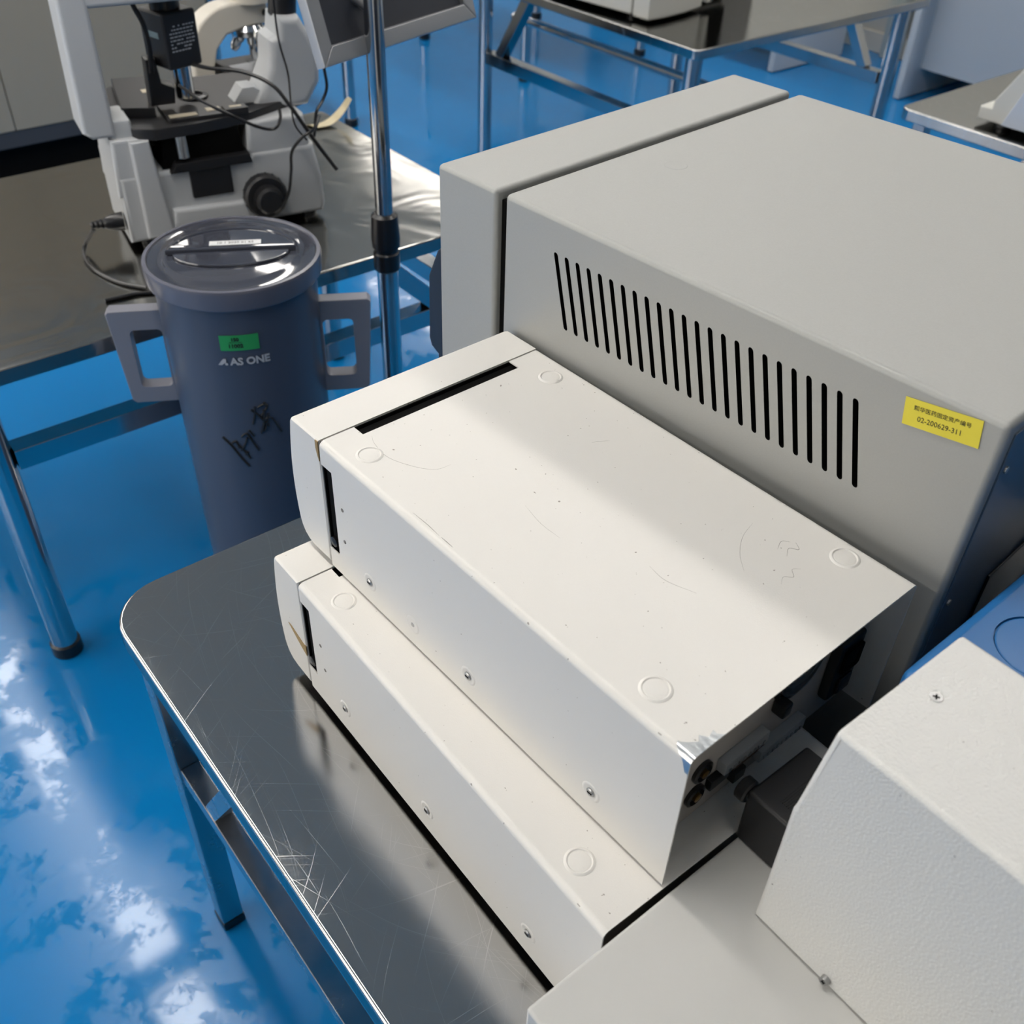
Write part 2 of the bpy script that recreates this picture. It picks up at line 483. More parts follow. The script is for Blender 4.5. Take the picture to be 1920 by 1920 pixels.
# ================================================================== tables
def steel_table(label, x0, x1, y0, y1, top, m_top, square=True, inset=0.045, radii=0.05, group='steel work tables', rail_h=0.34,
                rails=('x0', 'x1', 'y0', 'y1'), braces=(), run=0.62, leg_w=0.036, rim=0.030):
    cx, cy = (x0 + x1) / 2, (y0 + y1) / 2
    t = thing('steel_table', label, 'table', (cx, cy, 0), 0, group)
    hx, hy = (x1 - x0) / 2, (y1 - y0) / 2
    sheet = prism(rrect(-hx, hx, -hy, hy, radii), top - rim, top, 0.004, 3)
    obj('table_top', sheet, m_top, t, angle=50)
    lx, ly = hx - inset, hy - inset
    mt = STEELTUBE if square else CHROME
    corners = {(-1, -1): None, (1, -1): None, (1, 1): None, (-1, 1): None}
    for sx, sy in corners:
        px, py = sx * lx, sy * ly
        if square: b = bx(px - leg_w / 2, px + leg_w / 2, py - leg_w / 2, py + leg_w / 2, 0.02, top - rim - .001, 0.003)
        else: b = cyl((px, py, 0.03), (px, py, top - rim - .001), leg_w / 2, 24)
        lg = obj('leg', b, mt, t)
        if square: obj('foot', bx(px - leg_w / 2 - .001, px + leg_w / 2 + .001, py - leg_w / 2 - .001, py + leg_w / 2 + .001, 0, 0.02, 0.003), BLACKGLOSS, lg)
        else: obj('foot', cyl((px, py, 0), (px, py, 0.034), leg_w / 2 + .004, 24, 0.004), BLACKGLOSS, lg)
    w = leg_w * 0.8
    ends = {'y0': ((-lx, -ly), (lx, -ly)), 'y1': ((-lx, ly), (lx, ly)), 'x0': ((-lx, -ly), (-lx, ly)), 'x1': ((lx, -ly), (lx, ly))}
    for k in rails:
        a, b = (Vector((*p, rail_h)) for p in ends[k])
        d = (b - a).normalized() * leg_w / 2
        ra = obj('rail', square_bar(a + d, b - d, w), mt, t)
        if True:
            D = d.normalized()
            up = top - rim - .004
            for s, e in ((1, a), (-1, b)):
                if (k, s) not in braces: continue
                p0 = e + D * s * 0.10; p1 = e + D * s * (0.10 + (up - rail_h) * run)
                p0 = Vector((p0.x, p0.y, rail_h + w * .4)); p1 = Vector((p1.x, p1.y, up))
                obj('brace', square_bar(p0, p1, w * 0.9), mt, ra)
    return t

steel_table('scratched stainless steel table under the stack of white instruments', 0.0, 1.55, 0.0, 1.06, FL, STEEL,
            True, 0.034, (0.066, .05, .05, .05), rail_h=0.405, leg_w=0.034, rails=('y0', 'x0', 'y1'), braces=(('y0', 1),))
steel_table('steel table with film-covered top carrying the two microscopes', -1.40, -0.625, -0.02, 1.105, FL - 0.03, FILM,
            False, 0.055, 0.02, rail_h=0.475, leg_w=0.05, rails=('x1', 'y1', 'x0'), braces=(('x1', -1),), run=0.93)
T3 = steel_table('steel table in the background with the large white device on it', -2.33, -1.165, 2.225, 3.42, FL, STEEL,
            False, 0.065, 0.02, rail_h=0.42, leg_w=0.054, rails=('y0', 'y1'), braces=(('y0', 1), ('y1', -1)))
steel_table('steel table at the right edge with the cream machine on it', -0.53, 0.75, 2.31, 3.1, FL, STEEL,
            True, 0.05, 0.03, rail_h=0.40, rails=('y0', 'x0'))
steel_table('chrome-legged table, only its leg seen beside the sign stand', -3.58, -2.90, 1.72, 2.14, FL, STEEL,
            False, 0.05, 0.02, rail_h=0.30, leg_w=0.05, rails=('x0', 'y1'))
steel_table('chrome-legged far table, its black feet seen between the sign stand and the far device table', -3.93, -2.97, 3.06, 3.95, FL, STEEL,
            False, 0.055, 0.02, rail_h=0.30, leg_w=0.05, rails=('y1',))
obj('rail', cyl((-2.27 - T3.location.x, 2.43 - T3.location.y, .535), (-1.24 - T3.location.x, 2.43 - T3.location.y, .535), .016, 18), CHROME, T3)

# ================================================================== the two stacked white instrument modules
ML, MW, MH = 0.4376, 0.26, 0.1487
def ring_tube(u0, u1, t=0.0013, r=0.006):
    """hollow sheet-metal sleeve, open at both ends"""
    out = rrect(0, MW, 0, MH, (0.002, 0.002, r, r), 6)
    inn = rrect(t, MW - t, t, MH - t, (0.001, 0.001, r - t, r - t), 6)
    b = bmesh.new()
    V = {}
    for k, (poly, u) in enumerate(((out, u0), (out, u1), (inn, u0), (inn, u1))):
        V[k] = [b.verts.new((u, p[0], p[1])) for p in poly]
    n = len(out)
    for i in range(n):
        j = (i + 1) % n
        b.faces.new((V[0][i], V[0][j], V[1][j], V[1][i]))
        b.faces.new((V[2][i], V[3][i], V[3][j], V[2][j]))
        b.faces.new((V[0][i], V[2][i], V[2][j], V[0][j]))
        b.faces.new((V[1][i], V[1][j], V[3][j], V[3][i]))
    return b

def foot_ring(): return lathe([(0.0122, 0), (0.0110, 0.0009), (0.0100, 0.0010), (0.0093, 0.0002), (0.0087, 0.0001), (0.0080, 0.0005), (0.0, 0.0008)], 32)

def module(label, loc, rz, screws, holes, rings, rear, side_cut, foot=.0119):
    t = thing('instrument_module', label, 'lab instrument', loc, rz, 'white instrument modules')
    # sleeve with the slots at the front seam
    cutter = bx(-.01, .0145, .037, .2205, MH - .02, MH + .02)
    bx(-.01, .0165, -.02, .02, side_cut[0], side_cut[1], bm=cutter)
    bx(-.01, .0165, MW - .02, MW + .02, side_cut[0], side_cut[1], bm=cutter)
    bx(.4085, ML + .01, .0014, MW - .0014, -.01, .010, bm=cutter)
    me = cut(ring_tube(0.0, ML), cutter, WHITE, WHITE)
    cover = obj_me('cover', me, t)
    for u, v in rings: obj('foot_recess', foot_ring(), WHITE, cover, (u, v, MH))
    for u, z, bare in screws:
        b = lathe([(0.0095, 0.0), (0.0082, 0.0006), (0.0070, 0.0005), (0.0052, 0.0001), (0.0, 0.0001)], 24, (u, 0, z), (0, -1, 0))
        obj('screw_dimple', b, WHITE, cover)
        if not bare:
            b = lathe([(0.0040, 0.0), (0.0040, 0.0010), (0.0030, 0.0017), (0.0, 0.0017)], 16, (u, 0, z), (0, -1, 0))
            s = obj('screw', b, SCREW, cover)
            obj('screw_slot', bx(u - .0022, u + .0022, -.0020, -.0016, z - .0006, z + .0006), DARK, s)
        else:
            obj('screw', lathe([(0.0024, 0.0), (0.0020, 0.0005), (0.0, 0.0005)], 12, (u, 0, z), (0, -1, 0)), SCREW, cover)
    for u, z in holes:
        obj('pin_hole', lathe([(0.0021, 0), (0.0021, .0003), (0, .0003)], 12, (u, 0, z), (0, -1, 0)), SCUFF, cover)
    # bezel: bulging front
    prof = [(-.002, .0035), (-.002, MH), (-.047, MH), (-.0495, MH - .0012), (-.0515, MH - .004)]
    for k in range(1, 12):
        q = k / 11
        prof.append((-.0522 - .0075 * math.sin(PI * (0.02 + 0.80 * q)), MH - .008 - (MH - .034) * q))
    prof += [(-.0538, .018), (-.0490, .0105), (-.0415, .0055), (-.030, .0035)]
    bz = obj('bezel', prism(prof, 0.0, MW, 0.0035, 3, 'xz'), WHITE, t, angle=28)
    obj('bezel_back', bx(-.0021, -.0006, .0025, MW - .0025, .012, MH - .0022), DARK, bz)  # dark plate over the hollow bezel, seam shade put into its colour
    obj('inner_chassis', bx(.0008, ML - .04, .0045, MW - .0045, .004, MH - .0045), DARK, t)  # chassis filled out near-black so its colour carries the slot shade
    obj('latch', lathe([(.0055, 0), (.0055, .003), (.003, .0042), (0, .0042)], 20, (.0045, .0046, side_cut[0] + .008), (0, -1, 0)), BLACKGLOSS, t)
    for (u, v) in ((.04, .03), (.04, MW - .03), (ML - .05, .03), (ML - .05, MW - .03)):
        obj('foot', lathe([(.010, -foot), (.011, -foot * .85), (.011, 0.0005)], 20, (u, v, 0)), BLACKGLOSS, t)
    if rear:
        pu = 0.411
        rp = obj('rear_plate', bx(pu - .003, pu, .0015, MW - .0015, .0015, MH - .0015), REARPANEL, t)
        for v, z in ((.0604, .0575), (.0576, .0307)):
            sk = obj('round_socket', lathe([(.0105, 0), (.0105, .003), (.008, .004), (.0075, .001), (0, .001)], 24, (pu, v, z), (1, 0, 0)), BLACKGLOSS, rp)
            obj('socket_pin', lathe([(.004, 0), (.004, .005), (.0, .006)], 16, (pu, v, z), (1, 0, 0)), BRASS, sk)
        for va, vb, z in ((.080, .132, .049), (.128, .186, .024)):
            st = obj('terminal_strip', bx(pu, pu + .009, va, vb, z - .007, z + .006, .001), CONNECTOR, rp)
            k = va + .004
            while k < vb - .003:
                obj('terminal_pin', bx(pu + .009, pu + .0098, k, k + .0026, z - .0045, z - .001), SCREW, st); k += .0058
        obj('usb_port', bx(pu, pu + .006, .070, .092, .028, .040, .001), BLACKGLOSS, rp)
        obj('switch_bank', bx(pu, pu + .005, .098, .137, .028, .039, .0008), PCB, rp)
        obj('network_port', bx(pu, pu + .007, .100, .114, .012, .024, .001), BLACK, rp)
        inl = obj('power_inlet', bx(pu, pu + .010, .209, .243, .030, .096, .003), BLACK, rp)
        obj('inlet_socket', bx(pu + .010, pu + .011, .214, .238, .062, .088, .003), DARK, inl)
        obj('rocker_switch', bx(pu + .010, pu + .013, .217, .235, .036, .054, .002), BLACKGLOSS, inl)
        fn = obj('fan_grille', lathe([(.034, 0), (.034, .002), (.030, .003), (.030, .001), (0, .001)], 40, (pu, .168, .098), (1, 0, 0)), BLACK, rp)
        for rr in (.010, .018, .026):
            obj('grille_ring', lathe([(rr, .001), (rr + .002, .001), (rr + .002, .004), (rr, .004), (rr, .001)], 32, (pu, .168, .098), (1, 0, 0)), SCREW, fn)
        obj('latch_nub', bx(pu, pu + .012, .139, .150, .064, .078, .002), BLACKGLOSS, rp)
        obj('screw', lathe([(.003, 0), (.003, .002), (0, .0026)], 14, (pu, .2526, .0168), (1, 0, 0)), SCREW, rp)
    else:
        obj('rear_plate', bx(.408, .411, .0015, MW - .0015, .0015, MH - .0015), REARPANEL, t)
    return t, cover, bz

UZ = 0.1628
up, up_cover, up_bezel = module('upper white instrument of the stack, with peeled silver corner at its back', Z((0.2654, 0.1664, UZ)), 0.0339,
    [(.0671, .0280, False), (.1332, .0255, True), (.2119, .0280, False), (.3600, .0290, False)],
    [(.0296, .0895), (.0285, .0505)],
    [(.0434, .0244), (.0470, .2335), (.3850, .2394), (.3828, .0260)], True, (.025, .124), .0020)
lo, lo_cover, lo_bezel = module('lower white instrument of the stack, resting on the steel table', Z((0.2661, 0.1271, 0.012)), -0.0094,
    [(.072, .0350, False), (.2144, .0325, False), (.3605, .0335, False)],
    [(.0331, .0915), (.0366, .0590)],
    [(.0457, .0239), (.3844, .0243), (.0457, .2350), (.3844, .2350)], False, (.034, .126))

# bare metal where paint peeled from the top back corner (folds over the edge)
peel = [(.4214, .0045), (.4267, .0095), (.4308, .0155), (.4272, .0195), (.4326, .0230), (.4303, .0298), (.4340, .0294), (.4376, .0330), (.4379, .0055)]
pb_ = prism(peel, MH - .0001, MH + .0004)
obj('peeled_patch', pb_, BARE, up_cover, angle=60)
b = bmesh.new()
arc = [(0.006 - 0.0063 * math.cos(a), MH - .006 + 0.0063 * math.sin(a)) for a in [k / 6 * PI / 2 for k in range(7)]]
edge_u = (.4376, .4310, .4265, .4240, .4226, .4218, .4214)
rows = []
for (v, z), uu in zip([(arc[0][0], arc[0][1] - .008)] + arc[1:], (.4352, .4312, .4275, .4250, .4232, .4220, .4214)):
    rows.append((b.verts.new((uu, v, z)), b.verts.new((.4379, v, z))))
for (a0, a1), (c0, c1) in zip(rows, rows[1:]): b.faces.new((a0, a1, c1, c0))
obj('peeled_edge', b, BARE, up_cover, angle=60)
# tan chips on the bezels
obj('paint_chip', prism([(-.0065, .1475), (-.0022, .1475), (-.0022, .126), (-.0045, .131), (-.0065, .139)], -.0004, .0005, plane='xz'), TAN, up_bezel)
obj('paint_chip', prism([(-.037, .0665), (-.031, .0672), (-.022, .0645), (-.010, .0610), (-.0022, .0590), (-.0022, .0455), (-.014, .0515), (-.026, .0590)], -.0004, .0005, plane='xz'), TAN, lo_bezel)
# hairline marks on the upper cover
for pts, w in (
    ([(.021, .042, MH), (.033, .037, MH), (.057, .035, MH), (.083, .046, MH), (.096, .058, MH), (.098, .071, MH)], .00045),
    ([(.345, .165, MH), (.330, .178, MH), (.318, .196, MH), (.312, .216, MH)], .0004),
    ([(.295, .112, MH), (.314, .110, MH), (.338, .118, MH)], .0004),
    ([(.180, .085, MH), (.205, .080, MH), (.228, .080, MH)], .0003),
    ([(.150, .190, MH), (.158, .205, MH)], .0004),
    ([(.355, .205, MH), (.350, .214, MH), (.356, .219, MH), (.349, .224, MH)], .0007),
    ([(.345, .206, MH), (.341, .216, MH), (.346, .221, MH)], .0006),
    ([(.372, .176, MH), (.368, .184, MH), (.373, .190, MH), (.367, .196, MH), (.371, .202, MH)], .0005),
    ([(.130, .0075, MH), (.150, .0078, MH), (.166, .0070, MH)], .0008),
    ([(.168, .0072, MH), (.184, .0070, MH)], .0010)):
    obj('scratch', ribbon(pts, w * .6, .00003), SCUFF, up_cover)

# ================================================================== grey cabinet instrument
GT = thing('bench_instrument', 'big grey box-shaped instrument with slanted vent slots and a yellow label', 'lab instrument', Z((0.0907, 0.4214, 0)), 0.0774)
GD, GP, GW, GS, GH = 0.6146, 0.0891, 0.4906, 0.0120, 0.4509
GZ = 0.035
body = bx(GP + GS, GD, 0, GW, GZ, GH, 0.0055, 4)
cutter = None
for k in range(24):
    u = 0.1734 + (0.5009 - 0.1734) * k / 23
    sl = []
    r = 0.0026
    z0, z1 = 0.3443, 0.4140
    sh = .0210 / .0780
    ring = []
    for j in range(9):
        a = j / 8 * PI; ring.append((r * math.cos(a), z1 + r * math.sin(a)))
    for j in range(9):
        a = PI + j / 8 * PI; ring.append((r * math.cos(a), z0 + r * math.sin(a)))
    poly = [(u + x - (z - 0.4159) * sh, z) for x, z in ring]
    cutter = prism(poly, -.02, .022, plane='xz', bm=cutter)
me = cut(body, cutter, GREY, DARK)  # slot walls near-black: shade of the interior put into colour
gbody = obj_me('housing', me, GT)
gp = obj('front_panel', bx(0, GP, -.0005, GW + .0005, GZ, GH - .0005, 0.005, 4), GREY, GT)
obj('seam_gap', bx(GP - .004, GP + GS + .004, .008, GW - .008, GZ + .01, GH - .012), DARK, GT)
obj('front_door', prism([(0.001, .13), (0.001, .360), (-.010, .350), (-.026, .315), (-.028, .235), (-.024, .225), (-.012, .219), (-.012, .13)], .004, GW - .03, .004, 2, 'xz'), NAVY, GT)
for u in (.06, GD - .06):
    for v in (.05, GW - .05):
        obj('foot', lathe([(.018, 0), (.020, .004), (.020, GZ + .001)], 20, (u, v, 0)), BLACKGLOSS, GT)
rear = obj('rear_plate', bx(GD - .0005, GD + .0015, .012, GW - .012, GZ + .015, GH - .012, .0005), mat('dark_blue_grey_plate', (0.10, 0.15, 0.22), 0.4), GT)  # rear shade and blue reflection put into the plate colour
for v, z in ((.02, .405), (.02, .27), (.02, .14), (.25, .405)):
    obj('screw', lathe([(.003, 0), (.003, .0015), (0, .002)], 14, (GD + .0015, v, z), (1, 0, 0)), SCREW, rear)
obj('cable_slot', bx(GD + .001, GD + .004, .10, .20, .08, .25, .001), BLACKGLOSS, rear)
# yellow asset label with print
lc = Vector((0.5685, -.0006, 0.4308)); la = math.atan2(.4235 - .4147, .6297 - .5682)
lab = obj('asset_label', bx(-0.0294, 0.0294, -0.0112, 0.0112, -.0001, .0002), YELLOW, gbody, lc, (PI / 2, -la, 0))
lab.rotation_euler = (Matrix.Rotation(-la, 4, 'Y') @ Matrix.Rotation(PI / 2, 4, 'X')).to_euler()
for body_, size, yy, xx, sx in (('熙华医药固定资产编号', .0043, .0043, .0, 1.02), ('02-200629-311', .0059, -.0038, -.001, .95)):
    tb = text_bm(body_, size, .00008)
    o = obj('printed_text', tb, INK, lab, (xx, yy, .0003)); o.scale = (sx, 1, 1)
obj('dent_mark', lathe([(.0125, 0), (.0118, .0003), (.0108, .0003), (.0102, .00005), (0, .00005)], 32), GREY, gbody, (0.1580, 0.1875, GH))

# ================================================================== instruments at the lower right
EZ = 0.1610
E_ = thing('flat_instrument', 'pale grey flat-topped box in the bottom foreground, under the textured white box', 'lab instrument', Z((0.7095, 0.0483, 0)), 0.006)
obj('housing', bx(0, .46, 0, .285, .012, EZ, .003, 3), WHITE3, E_)
for u in (.04, .42):
    for v in (.04, .245):
        obj('foot', lathe([(.012, 0), (.013, .003), (.013, .0125)], 18, (u, v, 0)), BLACKGLOSS, E_)
Fz = 0.2192
F_ = thing('tall_instrument', 'white textured box at the lower right corner with a cross-head screw on top', 'lab instrument', Z((0.758, 0.2184, EZ)), -0.004)
prof = [(0, .0004), (.42, .0004), (.42, Fz), (.0118, Fz), (.0105, Fz - .0018), (.0097, Fz - .005), (.0012, .136), (0, .130)]
fb = bmesh.new()
fb = prism(prof, 0, .1275, 0.0045, 4, 'xz')
fc = obj('housing', fb, WHITE2, F_, angle=30)
def cross_screw(parent, loc, axis, r=.0052, h=.0006, flat=True):
    mtx = Matrix.Translation(loc) @ axis_matrix(axis)
    s = lathe([(r, 0), (r, h * .5), (r * .93, h), (0, h)], 24); xform(s, mtx)
    o = obj('screw', s, SCREW, parent)
    c = bx(-r * .5, r * .5, -r * .13, r * .13, h - .0001, h + .0002); bx(-r * .13, r * .13, -r * .5, r * .5, h - .0001, h + .0002, bm=c)
    xform(c, mtx @ Matrix.Rotation(0.5, 4, 'Z')); obj('screw_slot', c, DARK, o)
cross_screw(fc, (.0303, .0680, Fz), (0, 0, 1), .0042, .0003)
cross_screw(fc, (.063, 0, .0085), (0, -1, 0), .0034, .004)
# black power adapter wedged between the boxes
A_ = thing('power_adapter', 'black ribbed plastic adapter wedged behind the upper white instrument', 'adapter', Z((0.7066, 0.2560, EZ)), 0.0)
ad = obj('case', bx(0, .049, 0, .068, .0002, .0575, .0028, 3), BLACK, A_)
for k in range(14):
    obj('rib', bx(.020 + k * .0018, .0208 + k * .0018, .012, .062, .0574, .0580), BLACK, ad)
kn = obj('cable_gland', lathe([(.0085, 0), (.0098, .001), (.0098, .008), (.0085, .0095), (.006, .0100), (.006, .016)], 14, (-.0095, .006, .0495), (1, 0.0, 0)), BLACKGLOSS, A_)
# blue instrument
B_ = thing('blue_instrument', 'blue painted instrument with a round top recess at the right edge', 'lab instrument', Z((0.738, 0.3560, 0)), 0.02)
cutter = lathe([(.033, -.003), (.033, .02)], 40, (.052, .098, .31))
me = cut(bx(0, .5, 0, .5, .02, .31, .009, 4), cutter, BLUEPAINT, BLUEPAINT)
bb_ = obj_me('housing', me, B_)
obj('round_cover', lathe([(.0318, -.0028), (.0318, -.0008), (.0305, -.0002), (0, -.0002)], 40, (.052, .098, .31)), BLUEPAINT, bb_)
for u in (.05, .45):
    for v in (.05, .45):
        obj('foot', lathe([(.015, 0), (.016, .004), (.016, .022)], 18, (u, v, 0)), BLACKGLOSS, B_)

# ================================================================== grey lidded jar
J = thing('lidded_jar', 'tall slate-grey plastic jar with two handles and a smoked lid between the tables', 'jar', (-0.465, 0.420, 0), 0)
JT = 0.137 + FL
wall = lathe([(0.0, 0.002), (.108, 0.0), (.118, .006), (.1195, .03), (.1240, JT - .08), (.1250, JT - .040), (.1255, JT - .016), (.1220, JT - .016), (.1165, .02), (0, .012)], 64)
jb = obj('jar_body', wall, JUG, J)
lid = obj('lid', lathe([(.1257, JT - .033), (.1325, JT - .032), (.1340, JT - .029), (.1355, JT - .005), (.1340, JT), (.1285, JT + .0005), (.1265, JT - .004), (.1262, JT - .010), (.1257, JT - .0145)], 72), JUGRIM, J)
obj('lid_window', lathe([(.1268, JT - .005), (.1268, JT - .002), (.112, JT - .0025), (.104, JT - .0005), (.098, JT + .0008), (.05, JT + .0014), (0, JT + .0016)], 72), LIDGLASS, lid)
# grip: bar across the lid with a scooped half on the near side
ja = math.radians(61)
grip = prism([(-.098, -.006), (.098, -.006), (.090, .011), (-.090, .011)], JT + .001, JT + .010, .002, 2)
xform(grip, Matrix.Rotation(ja, 4, 'Z')); obj('lid_grip', grip, LIDGLASS, lid)
sc = [(math.cos(a) * .088, math.sin(a) * .050 - .006) for a in [PI + k / 20 * PI for k in range(21)]]
scb = prism(sc, JT + .0008, JT + .0055, .0022, 2); xform(scb, Matrix.Rotation(ja, 4, 'Z')); obj('lid_scoop_rim', scb, LIDGLASS, lid)
rng = [(math.cos(a) * .094, math.sin(a) * .070 + .012) for a in [k / 24 * PI for k in range(25)]]
rb = sweep([Matrix.Rotation(ja, 3, 'Z') @ Vector((x, y, JT + .001)) for x, y in rng], .0022, 8); obj('lid_ridge', rb, LIDGLASS, lid)
lt = bx(-.039, .039, -.0075, .0075, 0, .0006)
xform(lt, Matrix.Translation((-.006, .010, JT + .0102)) @ Matrix.Rotation(ja, 4, 'Z'))
ll = obj('lid_label', lt, PAPER, lid)
tx = text_bm('10 1 2030 01 62', .0085, .0001)
xform(tx, Matrix.Translation((-.006, .010, JT + .0109)) @ Matrix.Rotation(ja, 4, 'Z')); obj('printed_text', tx, INK, ll)
for s in (1, -1):
    d = Vector((math.cos(ja), math.sin(ja), 0)) * s
    zt, zb = FL + .052, FL - .118
    out = [(.112, zb), (.190, zb), (.196, zb + .006), (.2065, zt - .005), (.2015, zt), (.112, zt)]
    hole = rrect(.126, .176, zb + .030, zt - .034, .008, 4)
    me = cut(prism(out, -.013, .013, .003, 2, 'xz'), prism(hole, -.05, .05, plane='xz'), HANDLE, HANDLE)
    h = obj_me('handle', me, J, (0, 0, 0), (0, 0, math.atan2(d.y, d.x)))
def on_jar(bm_, ang, z, r=.1248):
    """wraps flat art (x along, y up) round the jar wall"""
    for v in bm_.verts:
        a = ang + v.co.x / r
        rr = r + .0004 + v.co.z
        v.co = Vector((rr * math.cos(a), rr * math.sin(a), z + v.co.y))
    return bm_
def grid_card(w, h, n=10):
    b = bmesh.new(); rows = []
    for i in range(n + 1):
        x = -w / 2 + w * i / n; rows.append((b.verts.new((x, -h / 2, 0)), b.verts.new((x, h / 2, 0))))
    for a, c in zip(rows, rows[1:]): b.faces.new((a[0], c[0], c[1], a[1]))
    geo = bmesh.ops.extrude_face_region(b, geom=list(b.faces))
    bmesh.ops.translate(b, vec=(0, 0, .0003), verts=[v for v in geo['geom'] if isinstance(v, bmesh.types.BMVert)])
    return b
gl = obj('green_label', on_jar(grid_card(.058, .026), math.radians(-27.5), FL + .049), GREEN, jb)
for s_, y_, sz in (('150', .006, .008), ('11002', -.005, .009)):
    tb = text_bm(s_, sz, .0002, bold=.0003); bmesh.ops.translate(tb, vec=(-.006, y_, .0006), verts=tb.verts)
    obj('printed_text', on_jar(tb, math.radians(-27.5), FL + .049), INK, gl)
tb = bx(-.015, .004, .0008, .0014, .0004, .0008); obj('printed_rule', on_jar(tb, math.radians(-27.5), FL + .049), INK, gl)
tb = text_bm('AS ONE', .0170, .0003, bend=True, bold=.0006); bmesh.ops.translate(tb, vec=(.010, 0, 0), verts=tb.verts)
obj('brand_print', on_jar(tb, math.radians(-26.5), FL + .0165), PALE, jb)
lg = prism([(-.039, -.0055), (-.033, -.0055), (-.026, .0005), (-.026, .0055), (-.030, .0055), (-.034, .001)], 0, .0004)
prism([(-.028, -.0055), (-.024, -.0055), (-.024, -.002), (-.028, -.001)], 0, .0004, bm=lg)
obj('brand_mark', on_jar(lg, math.radians(-26.5), FL + .0165), PALE, jb)
strokes = [  # handwritten marker, (degrees round the wall, height)
    [(-52, -.128), (-46, -.143), (-40, -.166), (-35, -.184)], [(-45, -.138), (-42, -.134), (-40, -.147)], [(-41, -.140), (-37, -.152), (-33, -.168)],
    [(-39, -.152), (-35, -.138), (-33, -.126)], [(-37, -.124), (-33, -.118), (-30, -.132), (-26, -.152)], [(-36, -.160), (-34, -.155)],
    [(-31, -.112), (-28, -.124)],
    [(-27, -.073), (-24, -.080), (-20, -.093), (-16, -.108)], [(-24, -.068), (-25, -.084), (-27, -.100)], [(-22, -.070), (-18, -.066), (-15, -.070), (-20, -.086)],
    [(-18, -.076), (-19, -.098), (-22, -.120)], [(-15, -.084), (-17, -.102), (-20, -.116)], [(-13, -.094), (-10, -.108), (-7, -.124)], [(-20, -.094), (-14, -.092)], [(-17, -.062), (-16, -.070)]]
for st in strokes:
    pts = []
    for aa, z in st:
        a = math.radians(aa); rr = .1240
        pts.append((rr * math.cos(a), rr * math.sin(a), FL + z))
    obj('marker_stroke', sweep(smooth_path(pts, 5) if len(pts) > 2 else [Vector(p) for p in pts], .0018, 6), INK, jb)

# ================================================================== sign stand
S = thing('sign_stand', 'chrome pole stand holding a tilted framed sign board', 'sign stand', (-0.535, 0.741, 0), 0)
obj('base_plate', lathe([(.13, 0), (.135, .004), (.132, .010), (.03, .016), (.024, .030), (0, .030)], 48), STEELTUBE, S)
obj('lower_tube', cyl((0, 0, .028), (0, 0, FL + .02), .0195, 28), CHROME, S)
obj('upper_tube', cyl((0, 0, FL - .02), (0, 0, FL + .62), .0155, 28), CHROME, S)
obj('clamp_collar', lathe([(.0200, FL - .012), (.0235, FL - .008), (.0240, FL + .022), (.0215, FL + .025), (.0215, FL + .030), (.0250, FL + .034), (.0262, FL + .050), (.0235, FL + .092), (.0180, FL + .096)], 32), BLACKGLOSS, S)
pA = Vector((-0.5172, 0.6289, .36)); pB = Vector((-0.6278, 1.0021, .36))
ax = (pB - pA).normalized(); wd = (pB - pA).length
tl = math.radians(17)
nb = Vector((-ax.y, ax.x, 0))                # away from the camera side
upv = (Vector((0, 0, 1)) * math.cos(tl) + nb * math.sin(tl)).normalized()
nn = ax.cross(upv)
org = pA - Vector((-0.535, 0.741, 0)) + Vector((0, 0, FL))
SM = Matrix(((ax.x, upv.x, nn.x, org.x), (ax.y, upv.y, nn.y, org.y), (ax.z, upv.z, nn.z, org.z), (0, 0, 0, 1)))
hgt = .34; fw = .027
def on_sign(b): return xform(b, SM)
sb = obj('sign_board', on_sign(bx(.01, wd - .01, .01, hgt - .01, -.006, .002)), SIGNBACK, S)
def mitre(pts): return prism(pts, -.008, .012, .003, 2)
for pts in ([(0, 0), (wd, 0), (wd - fw, fw), (fw, fw)], [(0, hgt), (fw, hgt - fw), (wd - fw, hgt - fw), (wd, hgt)],
            [(0, 0), (fw, fw), (fw, hgt - fw), (0, hgt)], [(wd, 0), (wd, hgt), (wd - fw, hgt - fw), (wd - fw, fw)]):
    obj('frame_bar', on_sign(mitre(pts)), ALU, sb)
br = cyl((0, 0, FL + .43), Vector((nb.x, nb.y, 0)) * .10 + Vector((0, 0, FL + .46)), .012, 14)
obj('bracket', br, ALU, S)

# ================================================================== inverted microscope
TZ = FL - 0.03
M_ = thing('inverted_microscope', 'large white inverted microscope with black stage and tall rear column', 'microscope', (-0.90, 0.445, TZ), PI / 2 - 0.1809)
base = prism([(-.035, .012), (.345, .012), (.352, .03), (.350, .080), (.338, .150), (.214, .150), (.204, .140), (-.035, .140)], 0, .19, .010, 3, 'xz')
mb = obj('base', base, MWHITE, M_, angle=30)
obj('rear_pillar', prism([(-.040, .10), (-.034, .206), (.030, .206), (.045, .10)], .002, .16, .008, 3, 'xz'), MWHITE, M_)
obj('side_rib', prism([(-.004, .02), (.048, .02), (.031, .202), (-.004, .202)], -.010, .012, .006, 3, 'xz'), MWHITE, mb)
obj('base_step', prism([(.045, .02), (.24, .02), (.215, .062), (.05, .07)], -.012, .01, .008, 3, 'xz'), MWHITE, mb)
obj('front_pillar', prism([(.206, .13), (.335, .13), (.325, .206), (.214, .206)], .004, .17, .008, 3, 'xz'), MWHITE, M_)
for a, b in ((.0, .02), (.0, .17), (.32, .02), (.32, .17)):
    obj('foot', lathe([(.014, 0), (.015, .003), (.015, .013)], 18, (a, b, 0)), BLACKGLOSS, M_)
